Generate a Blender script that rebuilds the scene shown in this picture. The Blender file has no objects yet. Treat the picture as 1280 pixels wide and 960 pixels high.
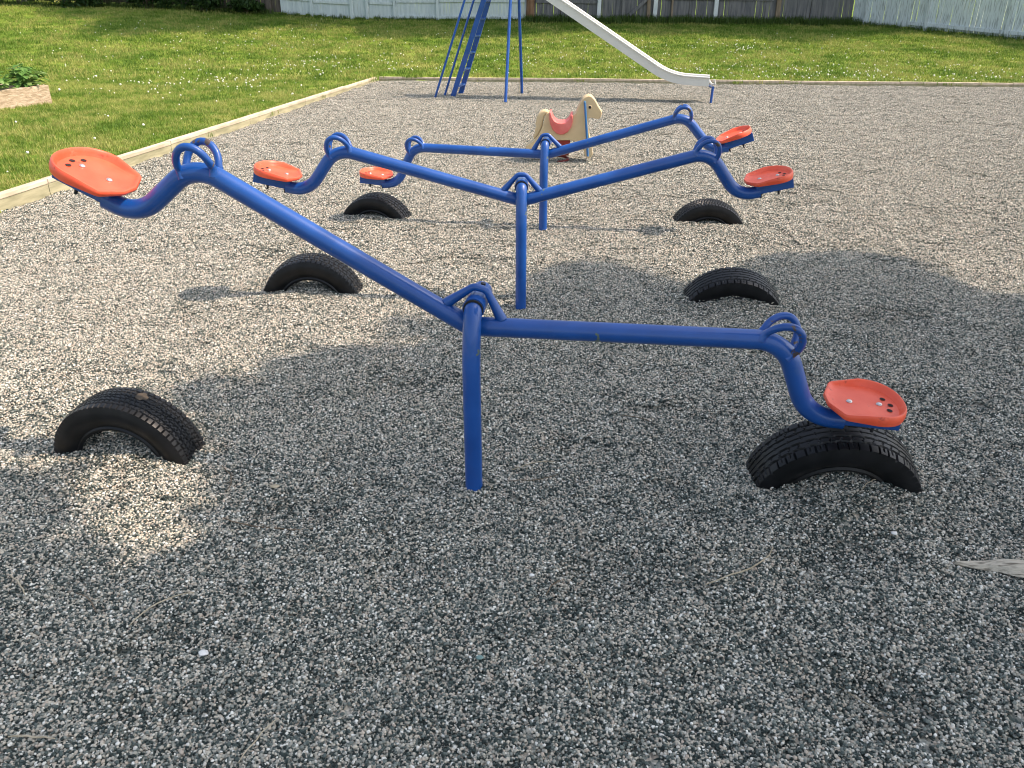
import bpy, bmesh, math, random
import numpy as np
from mathutils import Vector, Matrix, noise, Euler
R = math.radians
random.seed(7); rng = np.random.default_rng(7)
scene = bpy.context.scene
COL = scene.collection

# ------------------------------------------------------------------ camera
cam = bpy.data.cameras.new('camera'); camo = bpy.data.objects.new('camera', cam); COL.objects.link(camo)
camo.location = (0, 0, 1.6); camo.rotation_euler = (R(90 - 25.607), 0, 0)
cam.sensor_width = 36; cam.lens = 1010.5 / 1280 * 36; cam.clip_start = 0.05; cam.clip_end = 600
scene.camera = camo
# ------------------------------------------------------------------ light
SUN = Vector((0.75, -0.06, 1.0)).normalized()
world = bpy.data.worlds.new('World'); scene.world = world; world.use_nodes = True
nt = world.node_tree; nt.nodes.clear()
sky = nt.nodes.new('ShaderNodeTexSky'); sky.sky_type = 'NISHITA'; sky.sun_disc = False
sky.sun_elevation = math.asin(SUN.z); sky.sun_rotation = math.atan2(SUN.x, SUN.y)
sky.air_density = 1.0; sky.dust_density = 3.0; sky.ozone_density = 1.0
bg = nt.nodes.new('ShaderNodeBackground'); bg.inputs[1].default_value = 0.15
wo = nt.nodes.new('ShaderNodeOutputWorld')
hsv = nt.nodes.new('ShaderNodeHueSaturation'); hsv.inputs['Saturation'].default_value = .62      # milky, hazy summer sky
nt.links.new(sky.outputs[0], hsv.inputs['Color']); nt.links.new(hsv.outputs[0], bg.inputs[0]); nt.links.new(bg.outputs[0], wo.inputs[0])
sl = bpy.data.lights.new('sun', 'SUN'); sl.energy = 3.15; sl.angle = R(0.6); sl.color = (1, 0.80, 0.64)
slo = bpy.data.objects.new('sun', sl); COL.objects.link(slo); slo.rotation_euler = SUN.to_track_quat('Z', 'Y').to_euler()
scene.view_settings.view_transform = 'Standard'; scene.view_settings.look = 'None'
scene.view_settings.exposure = 0.92; scene.view_settings.gamma = 1
scene.view_settings.use_curve_mapping = False
scene.cycles.pixel_filter_type = 'BLACKMAN_HARRIS'; scene.cycles.filter_width = 1.05

# ------------------------------------------------------------------ tagging / linking
def tag(o, label=None, cat=None, group=None, kind=None):
    if label: o['label'] = label
    if cat: o['category'] = cat
    if group: o['group'] = group
    if kind: o['kind'] = kind
    return o
def empty(name, loc, rz=0):
    o = bpy.data.objects.new(name, None); COL.objects.link(o); o.location = loc; o.rotation_euler = (0, 0, rz)
    o.empty_display_size = .1; return o
def link(name, me, mat=None, parent=None, smooth=False):
    o = bpy.data.objects.new(name, me); COL.objects.link(o)
    if mat is not None:
        for m in (mat if isinstance(mat, (list, tuple)) else [mat]): me.materials.append(m)
    if parent: o.parent = parent
    if smooth: me.polygons.foreach_set('use_smooth', [True] * len(me.polygons))
    return o
class MB:
    def __init__(s): s.v = []; s.f = []; s.m = []; s.cur = 0
    def add(s, vs, fs, mi=None):
        b = len(s.v); s.v += [tuple(v) for v in vs]; s.f += [tuple(i + b for i in f) for f in fs]
        s.m += [s.cur if mi is None else mi] * len(fs)
    def box(s, c, size, M=None, mi=None, jit=0):
        hx, hy, hz = [d / 2 for d in size]
        vs = [Vector((x * hx, y * hy, z * hz)) for x in (-1, 1) for y in (-1, 1) for z in (-1, 1)]
        if M is not None: vs = [M @ v for v in vs]
        vs = [v + Vector(c) for v in vs]
        if jit: vs = [v + Vector([random.uniform(-jit, jit) for _ in range(3)]) for v in vs]
        s.add(vs, [(0, 1, 3, 2), (4, 6, 7, 5), (0, 4, 5, 1), (2, 3, 7, 6), (0, 2, 6, 4), (1, 5, 7, 3)], mi)
    def tube(s, pts, r, n=16, caps=True, closed=False, mi=None):
        pts = [Vector(p) for p in pts]; N = len(pts)
        rr = r if isinstance(r, (list, tuple)) else [r] * N
        def tang(i):
            if closed: return (pts[(i + 1) % N] - pts[(i - 1) % N]).normalized()
            return (pts[min(i + 1, N - 1)] - pts[max(i - 1, 0)]).normalized()
        t = tang(0); u = t.orthogonal().normalized(); vs = []; prev = t
        for i, p in enumerate(pts):
            t = tang(i); u = (prev.rotation_difference(t) @ u); u = (u - t * u.dot(t)).normalized(); prev = t
            w = t.cross(u)
            for k in range(n):
                a = 2 * math.pi * k / n; vs.append(p + (u * math.cos(a) + w * math.sin(a)) * rr[i])
        fs = []
        for i in range(N if closed else N - 1):
            j = (i + 1) % N
            for k in range(n): fs.append((i * n + k, i * n + (k + 1) % n, j * n + (k + 1) % n, j * n + k))
        if caps and not closed: fs.append(tuple(range(n - 1, -1, -1))); fs.append(tuple((N - 1) * n + k for k in range(n)))
        s.add(vs, fs, mi)
    def mesh(s, name, bevel=0, seg=2, smooth=False):
        me = bpy.data.meshes.new(name); me.from_pydata(s.v, [], s.f); me.polygons.foreach_set('material_index', s.m)
        if bevel:
            bm = bmesh.new(); bm.from_mesh(me)
            es = [e for e in bm.edges if len(e.link_faces) == 2 and e.calc_face_angle(0) > R(35)]
            bmesh.ops.bevel(bm, geom=es, offset=bevel, segments=seg, profile=.6, affect='EDGES', clamp_overlap=True)
            bm.to_mesh(me); bm.free()
        if smooth:
            bm = bmesh.new(); bm.from_mesh(me)
            for f in bm.faces: f.smooth = True
            for e in bm.edges:
                if len(e.link_faces) == 2 and e.calc_face_angle(0) > R(40): e.smooth = False
            bm.to_mesh(me); bm.free()
        me.update(); return me
    def build(s, name, mat, parent=None, bevel=0, seg=2, smooth=False):
        return link(name, s.mesh(name, bevel, seg, smooth), mat, parent)
def fillet(pts, rads, seg=8):
    pts = [Vector(p) for p in pts]; out = [pts[0]]
    for i in range(1, len(pts) - 1):
        a = (pts[i - 1] - pts[i]).normalized(); b = (pts[i + 1] - pts[i]).normalized()
        th = a.angle(b); Rr = rads[i - 1]; d = Rr / math.tan(th / 2); c = pts[i] + (a + b).normalized() * (Rr / math.sin(th / 2))
        p0 = pts[i] + a * d - c; p1 = pts[i] + b * d - c
        for k in range(seg + 1):
            q = p0.slerp(p1, k / seg) if p0.angle(p1) > 1e-3 else p0
            out.append(c + q.normalized() * Rr)
    out.append(pts[-1]); return out

# ------------------------------------------------------------------ materials
def mat(name, col=(.5, .5, .5), rough=.6, metal=0, coat=0, spec=.5):
    m = bpy.data.materials.new(name); m.use_nodes = True
    b = m.node_tree.nodes['Principled BSDF']
    b.inputs['Base Color'].default_value = (*col, 1); b.inputs['Roughness'].default_value = rough
    b.inputs['Metallic'].default_value = metal; b.inputs['Coat Weight'].default_value = coat
    b.inputs['Specular IOR Level'].default_value = spec
    return m, m.node_tree, b
def nd(t, typ, **kw):
    n = t.nodes.new(typ)
    for k, v in kw.items():
        if k.startswith('_'): n.inputs[k[1:]].default_value = v
        else: setattr(n, k, v)
    return n
def ramp(t, stops, interp='LINEAR'):
    n = t.nodes.new('ShaderNodeValToRGB'); cr = n.color_ramp; cr.interpolation = interp
    while len(cr.elements) < len(stops): cr.elements.new(.5)
    for e, (p, c) in zip(cr.elements, stops): e.position = p; e.color = (*c, 1) if len(c) == 3 else c
    return n
def bump(t, b, h, strength=.3, dist=.01):
    n = nd(t, 'ShaderNodeBump', _Strength=strength, _Distance=dist); t.links.new(h, n.inputs['Height']); t.links.new(n.outputs[0], b.inputs['Normal']); return n
def noisy(name, c1, c2, scale=10, rough=.6, detail=6, bs=.2, bd=.004, bscale=None, obj=True, stretch=None, lo=.35, hi=.65, coat=0, metal=0, spec=.5, bands=None):
    m, t, b = mat(name, c1, rough, metal, coat, spec)
    tc = nd(t, 'ShaderNodeTexCoord'); src = tc.outputs['Object' if obj else 'Generated']
    if stretch:
        mp = nd(t, 'ShaderNodeMapping'); mp.inputs['Scale'].default_value = stretch; t.links.new(src, mp.inputs[0]); src = mp.outputs[0]
    n = nd(t, 'ShaderNodeTexNoise', _Scale=scale, _Detail=detail); t.links.new(src, n.inputs['Vector'])
    r = ramp(t, [(lo, c1), (hi, c2)]); t.links.new(n.outputs[0], r.inputs[0]); t.links.new(r.outputs[0], b.inputs['Base Color'])
    n2 = nd(t, 'ShaderNodeTexNoise', _Scale=bscale or scale * 3, _Detail=4); t.links.new(src, n2.inputs['Vector'])
    bump(t, b, n2.outputs[0], bs, bd)
    return m
STONES = [(0, (.018, .026, .024)), (.21, (.048, .066, .060)), (.36, (.11, .135, .122)), (.49, (.22, .24, .21)),
          (.62, (.37, .36, .305)), (.78, (.60, .545, .44)), (.87, (.48, .40, .32)), (.92, (.66, .64, .56)), (1, (.88, .87, .79))]
def gravel_mat():
    m, t, b = mat('gravel_ground', rough=.85, spec=.25)
    tc = nd(t, 'ShaderNodeTexCoord')
    cells = []
    wp = nd(t, 'ShaderNodeTexNoise', _Scale=60., _Detail=2); t.links.new(tc.outputs['Object'], wp.inputs['Vector'])
    mx = nd(t, 'ShaderNodeVectorMath', operation='MULTIPLY_ADD'); t.links.new(wp.outputs['Color'], mx.inputs[0])
    mx.inputs[1].default_value = (.008, .008, .008); t.links.new(tc.outputs['Object'], mx.inputs[2])
    v = nd(t, 'ShaderNodeTexVoronoi', _Scale=74., _Randomness=1.); t.links.new(mx.outputs[0], v.inputs['Vector'])
    sep = nd(t, 'ShaderNodeSeparateColor'); t.links.new(v.outputs['Color'], sep.inputs[0])
    r = ramp(t, STONES); t.links.new(sep.outputs[0], r.inputs[0])
    v2 = nd(t, 'ShaderNodeTexVoronoi', _Scale=29.); t.links.new(mx.outputs[0], v2.inputs['Vector'])
    sep2 = nd(t, 'ShaderNodeSeparateColor'); t.links.new(v2.outputs['Color'], sep2.inputs[0])
    r2 = ramp(t, STONES); t.links.new(sep2.outputs[0], r2.inputs[0])
    mix = nd(t, 'ShaderNodeMixRGB', _Fac=.3); t.links.new(r.outputs[0], mix.inputs[1]); t.links.new(r2.outputs[0], mix.inputs[2])
    big = nd(t, 'ShaderNodeTexNoise', _Scale=1.3, _Detail=5); t.links.new(tc.outputs['Object'], big.inputs['Vector'])
    rb = ramp(t, [(.3, (.86, .87, .88)), (.7, (1.12, 1.09, 1.06))]); t.links.new(big.outputs[0], rb.inputs[0])
    mul = nd(t, 'ShaderNodeMixRGB', blend_type='MULTIPLY', _Fac=1.); t.links.new(mix.outputs[0], mul.inputs[1]); t.links.new(rb.outputs[0], mul.inputs[2])
    t.links.new(mul.outputs[0], b.inputs['Base Color'])
    # stones stand up out of the gaps; three sizes of relief
    def inv(node, k):
        q = nd(t, 'ShaderNodeMath', operation='MULTIPLY'); t.links.new(node.outputs['Distance'], q.inputs[0]); q.inputs[1].default_value = -k; return q
    a1 = inv(v, 1.0); a2 = inv(v2, 1.6)
    nn = nd(t, 'ShaderNodeTexNoise', _Scale=17., _Detail=3); t.links.new(tc.outputs['Object'], nn.inputs['Vector'])
    s1 = nd(t, 'ShaderNodeMath', operation='ADD'); t.links.new(a1.outputs[0], s1.inputs[0]); t.links.new(a2.outputs[0], s1.inputs[1])
    s2 = nd(t, 'ShaderNodeMath', operation='MULTIPLY_ADD'); t.links.new(nn.outputs[0], s2.inputs[0]); s2.inputs[1].default_value = 2.2; t.links.new(s1.outputs[0], s2.inputs[2])
    bump(t, b, s2.outputs[0], 1.0, .010)
    return m
def stone_mat():
    m, t, b = mat('stone', rough=.8, spec=.3)
    oi = nd(t, 'ShaderNodeObjectInfo'); gi_ = nd(t, 'ShaderNodeNewGeometry'); r = ramp(t, STONES)
    ad = nd(t, 'ShaderNodeMath', operation='ADD'); fr = nd(t, 'ShaderNodeMath', operation='FRACT')
    t.links.new(oi.outputs['Random'], ad.inputs[0]); t.links.new(gi_.outputs['Random Per Island'], ad.inputs[1]); t.links.new(ad.outputs[0], fr.inputs[0]); t.links.new(fr.outputs[0], r.inputs[0])
    tc = nd(t, 'ShaderNodeTexCoord'); n = nd(t, 'ShaderNodeTexNoise', _Scale=3., _Detail=3); t.links.new(tc.outputs['Object'], n.inputs['Vector'])
    t.links.new(r.outputs[0], b.inputs['Base Color']); bump(t, b, n.outputs[0], .4, .1); return m
M_gravel = gravel_mat(); M_stone = stone_mat()
def paint_blue(name='blue_paint', thr=.70, chip=(.09, .13, .12), cs=16.):
    m, t, b = mat(name, (.003, .072, .33), .34, 0, .45, .45)
    tc = nd(t, 'ShaderNodeTexCoord')
    n = nd(t, 'ShaderNodeTexNoise', _Scale=7., _Detail=8); t.links.new(tc.outputs['Object'], n.inputs['Vector'])
    r = ramp(t, [(.3, (.002, .058, .27)), (.72, (.004, .084, .37))]); t.links.new(n.outputs[0], r.inputs[0])
    # worn specks showing greenish primer
    n3 = nd(t, 'ShaderNodeTexNoise', _Scale=cs, _Detail=5); t.links.new(tc.outputs['Object'], n3.inputs['Vector'])
    r3 = ramp(t, [(thr, (0, 0, 0)), (thr + .02, (1, 1, 1))]); t.links.new(n3.outputs[0], r3.inputs[0])
    mx = nd(t, 'ShaderNodeMixRGB'); t.links.new(r3.outputs[0], mx.inputs[0]); t.links.new(r.outputs[0], mx.inputs[1]); mx.inputs[2].default_value = (*chip, 1)
    t.links.new(mx.outputs[0], b.inputs['Base Color'])
    rr = ramp(t, [(.3, (.3, .3, .3)), (.7, (.48, .48, .48))]); t.links.new(n.outputs[0], rr.inputs[0]); t.links.new(rr.outputs[0], b.inputs['Roughness'])
    n2 = nd(t, 'ShaderNodeTexNoise', _Scale=240., _Detail=2); t.links.new(tc.outputs['Object'], n2.inputs['Vector'])
    bump(t, b, n2.outputs[0], .12, .002); return m
M_blue = paint_blue(); M_bluew = paint_blue('worn_blue_paint', .635, (.085, .06, .05), 26.)
M_red = noisy('red_plastic', (.82, .092, .036), (.90, .13, .06), 9, .42, bs=.06, bd=.002, bscale=120)
def wear(m, thr, col, scale, amt=.7):
    t = m.node_tree; b = t.nodes['Principled BSDF']; l = b.inputs['Base Color'].links[0]; src = l.from_socket
    tc = nd(t, 'ShaderNodeTexCoord'); n = nd(t, 'ShaderNodeTexNoise', _Scale=scale, _Detail=7, _Roughness=.7); t.links.new(tc.outputs['Object'], n.inputs['Vector'])
    r = ramp(t, [(thr, (0, 0, 0)), (thr + .1, (amt, amt, amt))]); t.links.new(n.outputs[0], r.inputs[0])
    mx = nd(t, 'ShaderNodeMixRGB'); t.links.new(r.outputs[0], mx.inputs[0]); t.links.new(src, mx.inputs[1]); mx.inputs[2].default_value = (*col, 1); t.links.new(mx.outputs[0], b.inputs['Base Color'])
wear(M_red, .60, (.30, .035, .02), 22); wear(M_red, .62, (.85, .30, .20), 13, .45)
wear(M_blue, .62, (.03, .10, .30), 9, .5); wear(M_blue, .66, (.02, .05, .12), 31, .5)
M_holeshade = mat('painted_hole_shade', (.02, .012, .012), .9)[0]  # flat dark colour painted for the shade inside the seat holes
M_bolt = mat('bolt_metal', (.62, .62, .60), .35, .8)[0]
M_dark = mat('dark_steel', (.02, .02, .025), .5, .3)[0]
M_rubber = noisy('tyre_rubber', (.004, .005, .006), (.010, .011, .013), 14, .40, bs=.15, bd=.001, bscale=160, spec=.30)
M_mud = noisy('dried_mud', (.03, .026, .02), (.075, .058, .04), 30, .9)
M_cap = noisy('pale_timber', (.46, .38, .27), (.66, .56, .43), 3, .8, stretch=(6, .8, 6), bs=.4)
M_timber = noisy('treated_timber', (.26, .25, .15), (.42, .39, .25), 3, .85, stretch=(6, .8, 8), bs=.4)
M_greyfence = noisy('weathered_boards', (.12, .125, .13), (.22, .215, .21), 2.2, .9, stretch=(8, 8, .8), bs=.5, bd=.01)
M_brownfence = noisy('brown_boards', (.075, .065, .055), (.15, .125, .10), 2.2, .9, stretch=(8, 8, .8), bs=.5, bd=.01)
M_whitefence = noisy('white_paint_shade_tint', (.52, .60, .61), (.66, .73, .73), 2.5, .7, stretch=(6, 6, .8), bs=.3)  # white boards; the bluish cast of their shade is mixed into the colour
M_worn = noisy('peeling_white_paint', (.38, .42, .42), (.66, .73, .74), 3.2, .8, stretch=(9, 9, 1.1), bs=.6, bd=.01, lo=.34, hi=.5)
M_whitepost = noisy('white_post_paint', (.60, .66, .66), (.76, .80, .80), 4, .6)
M_rustpost = noisy('reddish_bark_post', (.16, .075, .035), (.28, .17, .10), 3, .9, stretch=(4, 4, .7), bs=.6)
M_tanpost = noisy('tan_post', (.20, .15, .10), (.32, .25, .17), 3, .9, stretch=(4, 4, .7))
M_horse = noisy('beige_plastic', (.60, .46, .26), (.66, .51, .30), 6, .5, bs=.05)
M_pink = noisy('faded_red_plastic', (.66, .13, .11), (.74, .20, .18), 8, .35, bs=.05)
M_rod = mat('blue_rod', (.02, .14, .36), .3, 0, .5)[0]
M_spring = noisy('spring_red', (.16, .02, .015), (.24, .035, .03), 12, .5)
M_redbox = mat('red_bracket', (.30, .025, .02), .45)[0]
M_chute = noisy('brushed_sheet_metal', (.66, .67, .64), (.70, .71, .68), 5, .36, metal=.2, bs=.05, stretch=(.5, 5, 5))
M_planter = noisy('rough_old_timber', (.36, .27, .18), (.56, .45, .33), 9, .95, stretch=(1, 4, 4), bs=.8, bd=.02)
M_soil = noisy('soil', (.03, .02, .013), (.07, .05, .03), 20, 1)
M_orange = mat('orange_petal', (.8, .22, .05), .6)[0]
M_bark = noisy('bark', (.09, .07, .05), (.17, .13, .10), 4, .95, stretch=(5, 5, .8), bs=.8, bd=.03)
M_twig = noisy('dry_twig', (.10, .075, .05), (.20, .15, .10), 30, .9)
M_straw = noisy('dry_straw', (.32, .27, .18), (.50, .43, .31), 30, .8)
M_drift = noisy('bleached_wood', (.13, .115, .085), (.56, .51, .41), 9, .9, stretch=(2, 14, 14), bs=.8, bd=.006, lo=.3, hi=.5)
M_pebw = noisy('white_pebble', (.72, .72, .68), (.85, .85, .82), 60, .7)
M_pebt = noisy('teal_pebble', (.16, .27, .25), (.24, .36, .34), 60, .6)
M_fluff = mat('seed_head', (.80, .80, .72), .9)[0]
M_stem = mat('flower_stem', (.14, .22, .05), .7)[0]
def leaf_mat(name, a, b_, c, trans=.35, pos=False):
    m, t, b = mat(name, a, .55, spec=.3)
    if pos:
        g = nd(t, 'ShaderNodeNewGeometry'); n = nd(t, 'ShaderNodeTexNoise', _Scale=.9, _Detail=5); t.links.new(g.outputs['Position'], n.inputs['Vector'])
        o = nd(t, 'ShaderNodeObjectInfo'); ad = nd(t, 'ShaderNodeMath', operation='MULTIPLY_ADD'); t.links.new(o.outputs['Random'], ad.inputs[0]); ad.inputs[1].default_value = .32
        t.links.new(n.outputs[0], ad.inputs[2]); fac = ad.outputs[0]; st = [(.42, a), (.60, b_), (.76, c)]
    else:
        g = nd(t, 'ShaderNodeNewGeometry'); fac = g.outputs['Random Per Island']; st = [(0, a), (.55, b_), (1, c)]
    r = ramp(t, st); t.links.new(fac, r.inputs[0]); t.links.new(r.outputs[0], b.inputs['Base Color'])
    tr = nd(t, 'ShaderNodeBsdfTranslucent'); t.links.new(r.outputs[0], tr.inputs[0])
    ms = nd(t, 'ShaderNodeMixShader', _Fac=trans); out = t.nodes['Material Output']
    t.links.new(b.outputs[0], ms.inputs[1]); t.links.new(tr.outputs[0], ms.inputs[2]); t.links.new(ms.outputs[0], out.inputs[0])
    return m
M_leaf = leaf_mat('tree_leaf', (.035, .075, .018), (.06, .12, .028), (.10, .17, .045), .5)
M_shrub = leaf_mat('shrub_leaf', (.02, .05, .015), (.04, .085, .022), (.075, .13, .035))
M_plant = leaf_mat('broad_leaf', (.08, .19, .04), (.17, .32, .07), (.36, .48, .20))
M_grass = leaf_mat('grass_blade', (.09, .175, .019), (.165, .26, .034), (.37, .38, .11), .3, pos=True)
M_longgrass = leaf_mat('long_grass_blade', (.035, .075, .013), (.06, .115, .02), (.10, .16, .03), .3)
def lawn_mat():
    m, t, b = mat('lawn_ground', rough=.95, spec=.1)
    tc = nd(t, 'ShaderNodeTexCoord')
    mp = nd(t, 'ShaderNodeMapping'); mp.inputs['Scale'].default_value = (.45, 1.3, 1); t.links.new(tc.outputs['Object'], mp.inputs[0])
    n = nd(t, 'ShaderNodeTexNoise', _Scale=.9, _Detail=9, _Roughness=.65); t.links.new(mp.outputs[0], n.inputs['Vector'])
    r = ramp(t, [(.32, (.065, .13, .016)), (.46, (.115, .195, .026)), (.58, (.19, .26, .044)), (.72, (.38, .36, .14))]); t.links.new(n.outputs[0], r.inputs[0])
    n2 = nd(t, 'ShaderNodeTexNoise', _Scale=38., _Detail=4); t.links.new(tc.outputs['Object'], n2.inputs['Vector'])
    r2 = ramp(t, [(.3, (.55, .6, .5)), (.7, (1.35, 1.3, 1.2))]); t.links.new(n2.outputs[0], r2.inputs[0])
    mul = nd(t, 'ShaderNodeMixRGB', blend_type='MULTIPLY', _Fac=1.); t.links.new(r.outputs[0], mul.inputs[1]); t.links.new(r2.outputs[0], mul.inputs[2])
    t.links.new(mul.outputs[0], b.inputs['Base Color']); bump(t, b, n2.outputs[0], .8, .03); return m
M_lawn = lawn_mat()

# ------------------------------------------------------------------ terrain
ARCH = [(-1.49, 2.76, .045), (1.17, 2.50, .115), (-1.20, 4.64, .03), (1.27, 4.47, .10), (-1.10, 6.48, .03), (1.53, 6.26, .03)]
DIPS = [(-.75, 2.3, .16, .022), (.35, 1.95, .20, .022), (1.0, 2.05, .18, .026), (-.2, 1.5, .22, .018), (.75, 3.05, .2, .022), (-.5, 3.3, .22, .018), (-1.9, 3.4, .25, .018),
        (1.75, 3.1, .22, .022), (.9, 1.5, .15, .022), (-.9, 1.7, .16, .022), (.25, 2.75, .15, .018), (2.1, 4.1, .25, .025), (-1.6, 5.3, .3, .02), (1.9, 5.6, .3, .022), (-.3, 5.2, .25, .02), (.9, 6.9, .3, .02), (2.4, 7.4, .35, .025), (-2.2, 7.9, .35, .02), (1.3, 3.7, .14, .02), (-.35, 2.0, .12, .018), (.55, 2.45, .12, .018)]
def gz(x, y):
    z = .010 * noise.noise((x * 1.1, y * 1.1, 3.1)) + 0.017 * noise.noise((x * 3.3, y * 3.3, 7.7)) + .011 * noise.noise((x * 8.5, y * 8.5, 1.7))
    z += .0035 * noise.noise((x * 21, y * 21, 5.)) - .0
    for ax, ay, r_, h in DIPS:
        d = ((x - ax) / r_) ** 2 + ((y - ay) / (r_ * .7)) ** 2
        if d < 7: z += -h * math.exp(-d) * 1.3 + h * .55 * math.exp(-(math.sqrt(d) - 1.5) ** 2 * 3)
    for ax, ay, h in ARCH:
        d = ((x - ax) / .20) ** 2 + ((y - ay - .02) / .26) ** 2
        if d < 6: z += h * .75 * math.exp(-d)
    return z
def yk(x): return 17.80 - .1155 * x
def xk(y): return -4.97 + .1165 * y
_A = ([-40, -15.5, -10.6, -7, -5.3, -3.4, 2.7, 6.2, 8.1, 10.4, 14, 40], [1.6, 1.38, 1.31, 1.12, 1.0, .97, .93, .91, .88, .86, .80, .7])
def lz(x, y):
    a = float(np.interp(x, *_A)); k = max(0, y - 17.6) / 9.4
    z = .045 + (a - .045) * (k if k < 1.15 else 1.15)
    if x < xk(y): z += .05 * max(0, min(1, (14 - y) / 8)) * 1
    return z + .012 * noise.noise((x * .9, y * .9, 0)) + .006 * noise.noise((x * 4, y * 4, 2))
def grid(name, xs, ys, zf, keep=None):
    nx, ny = len(xs), len(ys); vs = [(x, y, zf(x, y)) for y in ys for x in xs]
    fs = [(j * nx + i, j * nx + i + 1, (j + 1) * nx + i + 1, (j + 1) * nx + i) for j in range(ny - 1) for i in range(nx - 1)
          if keep is None or keep((xs[i] + xs[i + 1]) / 2, (ys[j] + ys[j + 1]) / 2)]
    me = bpy.data.meshes.new(name); me.from_pydata(vs, [], fs); me.update()
    bm = bmesh.new(); bm.from_mesh(me); bmesh.ops.delete(bm, geom=[v for v in bm.verts if not v.link_faces], context='VERTS'); bm.to_mesh(me); bm.free()
    return me
xs = np.concatenate([np.arange(-5.6, -3.2, .12), np.arange(-3.2, 4.2, .035), np.arange(4.2, 16.6, .12)]).tolist()
ys = np.concatenate([np.arange(-3, .9, .2), np.arange(.9, 5.6, .035), np.arange(5.6, 9, .07), np.arange(9, 20.4, .13)]).tolist()
inside = lambda x, y: x > xk(y) - .12 and y < yk(x) + .12
gravel = link('gravel_ground', grid('gravel_ground', xs, ys, gz, inside), M_gravel, smooth=True); tag(gravel, kind='structure')
# lawn sheet: an inner detailed part and an outer part reaching the horizon, one mesh with the pit cut out
lx = np.concatenate([[-300, -150, -80, -45, -30], np.arange(-22, 20, .3), [24, 30, 45, 80, 150, 300]]).tolist()
ly = np.concatenate([[-300, -100, -40, -15], np.arange(-5, 30, .3), [34, 45, 80, 160, 300]]).tolist()
lawn_keep = lambda x, y: not (x > xk(y) + .4 and y < yk(x) - .4 and x < 16.2 and y > -2.6)
def lz2(x, y):
    z = lz(x, y)
    if x > xk(y) - .06 and y < yk(x) + .06 and x < 16.3 and y > -2.8: z = -.10     # dips below the gravel inside the edging
    return z
lawn = link('lawn', grid('lawn', lx, ly, lz2, lawn_keep), M_lawn, smooth=True); tag(lawn, kind='structure')

# ------------------------------------------------------------------ geometry-nodes scatter for stuff
def scatter(name, base_mesh, coll_objs, density, smin, smax, up=False, seed=1, fade=None, kind='stuff', label=None, dens_noise=None, sink=0.):
    lib = bpy.data.collections.new(name + '_lib')
    for o in coll_objs: lib.objects.link(o)
    ob = bpy.data.objects.new(name, base_mesh); COL.objects.link(ob); tag(ob, label, None, None, kind)
    ng = bpy.data.node_groups.new(name, 'GeometryNodeTree')
    ng.interface.new_socket('Geometry', in_out='INPUT', socket_type='NodeSocketGeometry')
    ng.interface.new_socket('Geometry', in_out='OUTPUT', socket_type='NodeSocketGeometry')
    N = ng.nodes; L = ng.links
    gi = N.new('NodeGroupInput'); go = N.new('NodeGroupOutput')
    dp = N.new('GeometryNodeDistributePointsOnFaces'); dp.inputs['Seed'].default_value = seed; dp.inputs['Density'].default_value = density
    L.new(gi.outputs[0], dp.inputs['Mesh'])
    pos = N.new('GeometryNodeInputPosition')
    if fade:
        sp = N.new('ShaderNodeSeparateXYZ'); L.new(pos.outputs[0], sp.inputs[0])
        mr = N.new('ShaderNodeMapRange'); mr.inputs['From Min'].default_value = fade[0]; mr.inputs['From Max'].default_value = fade[1]
        mr.inputs['To Min'].default_value = density; mr.inputs['To Max'].default_value = fade[2]
        L.new(sp.outputs[1], mr.inputs['Value']); L.new(mr.outputs[0], dp.inputs['Density'])
    ci = N.new('GeometryNodeCollectionInfo'); ci.inputs['Collection'].default_value = lib
    ci.inputs['Separate Children'].default_value = True; ci.inputs['Reset Children'].default_value = True
    ip = N.new('GeometryNodeInstanceOnPoints'); ip.inputs['Pick Instance'].default_value = True
    if sink:
        spn = N.new('GeometryNodeSetPosition'); rz = N.new('FunctionNodeRandomValue'); rz.data_type = 'FLOAT_VECTOR'
        rz.inputs[0].default_value = (0, 0, -sink); rz.inputs[1].default_value = (0, 0, sink); rz.inputs['Seed'].default_value = 9
        L.new(dp.outputs['Points'], spn.inputs['Geometry']); L.new(rz.outputs[0], spn.inputs['Offset']); L.new(spn.outputs[0], ip.inputs['Points'])
    else: L.new(dp.outputs['Points'], ip.inputs['Points']); L.new(ci.outputs[0], ip.inputs['Instance'])
    ri = N.new('FunctionNodeRandomValue'); ri.data_type = 'INT'; ri.inputs[4].default_value = 0; ri.inputs[5].default_value = len(coll_objs) - 1
    L.new(ri.outputs[2], ip.inputs['Instance Index'])
    rr = N.new('FunctionNodeRandomValue'); rr.data_type = 'FLOAT_VECTOR'
    rr.inputs[0].default_value = (-.12, -.12, 0) if up else (-.5, -.5, 0); rr.inputs[1].default_value = (.12, .12, 6.283) if up else (.5, .5, 6.283)
    L.new(rr.outputs[0], ip.inputs['Rotation'])
    rs = N.new('FunctionNodeRandomValue'); rs.data_type = 'FLOAT'; rs.inputs[2].default_value = smin; rs.inputs[3].default_value = smax
    rs.inputs['Seed'].default_value = 5; L.new(rs.outputs[1], ip.inputs['Scale'])
    L.new(ip.outputs[0], go.inputs[0])
    md = ob.modifiers.new('scatter', 'NODES'); md.node_group = ng
    return ob
stones = []
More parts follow.
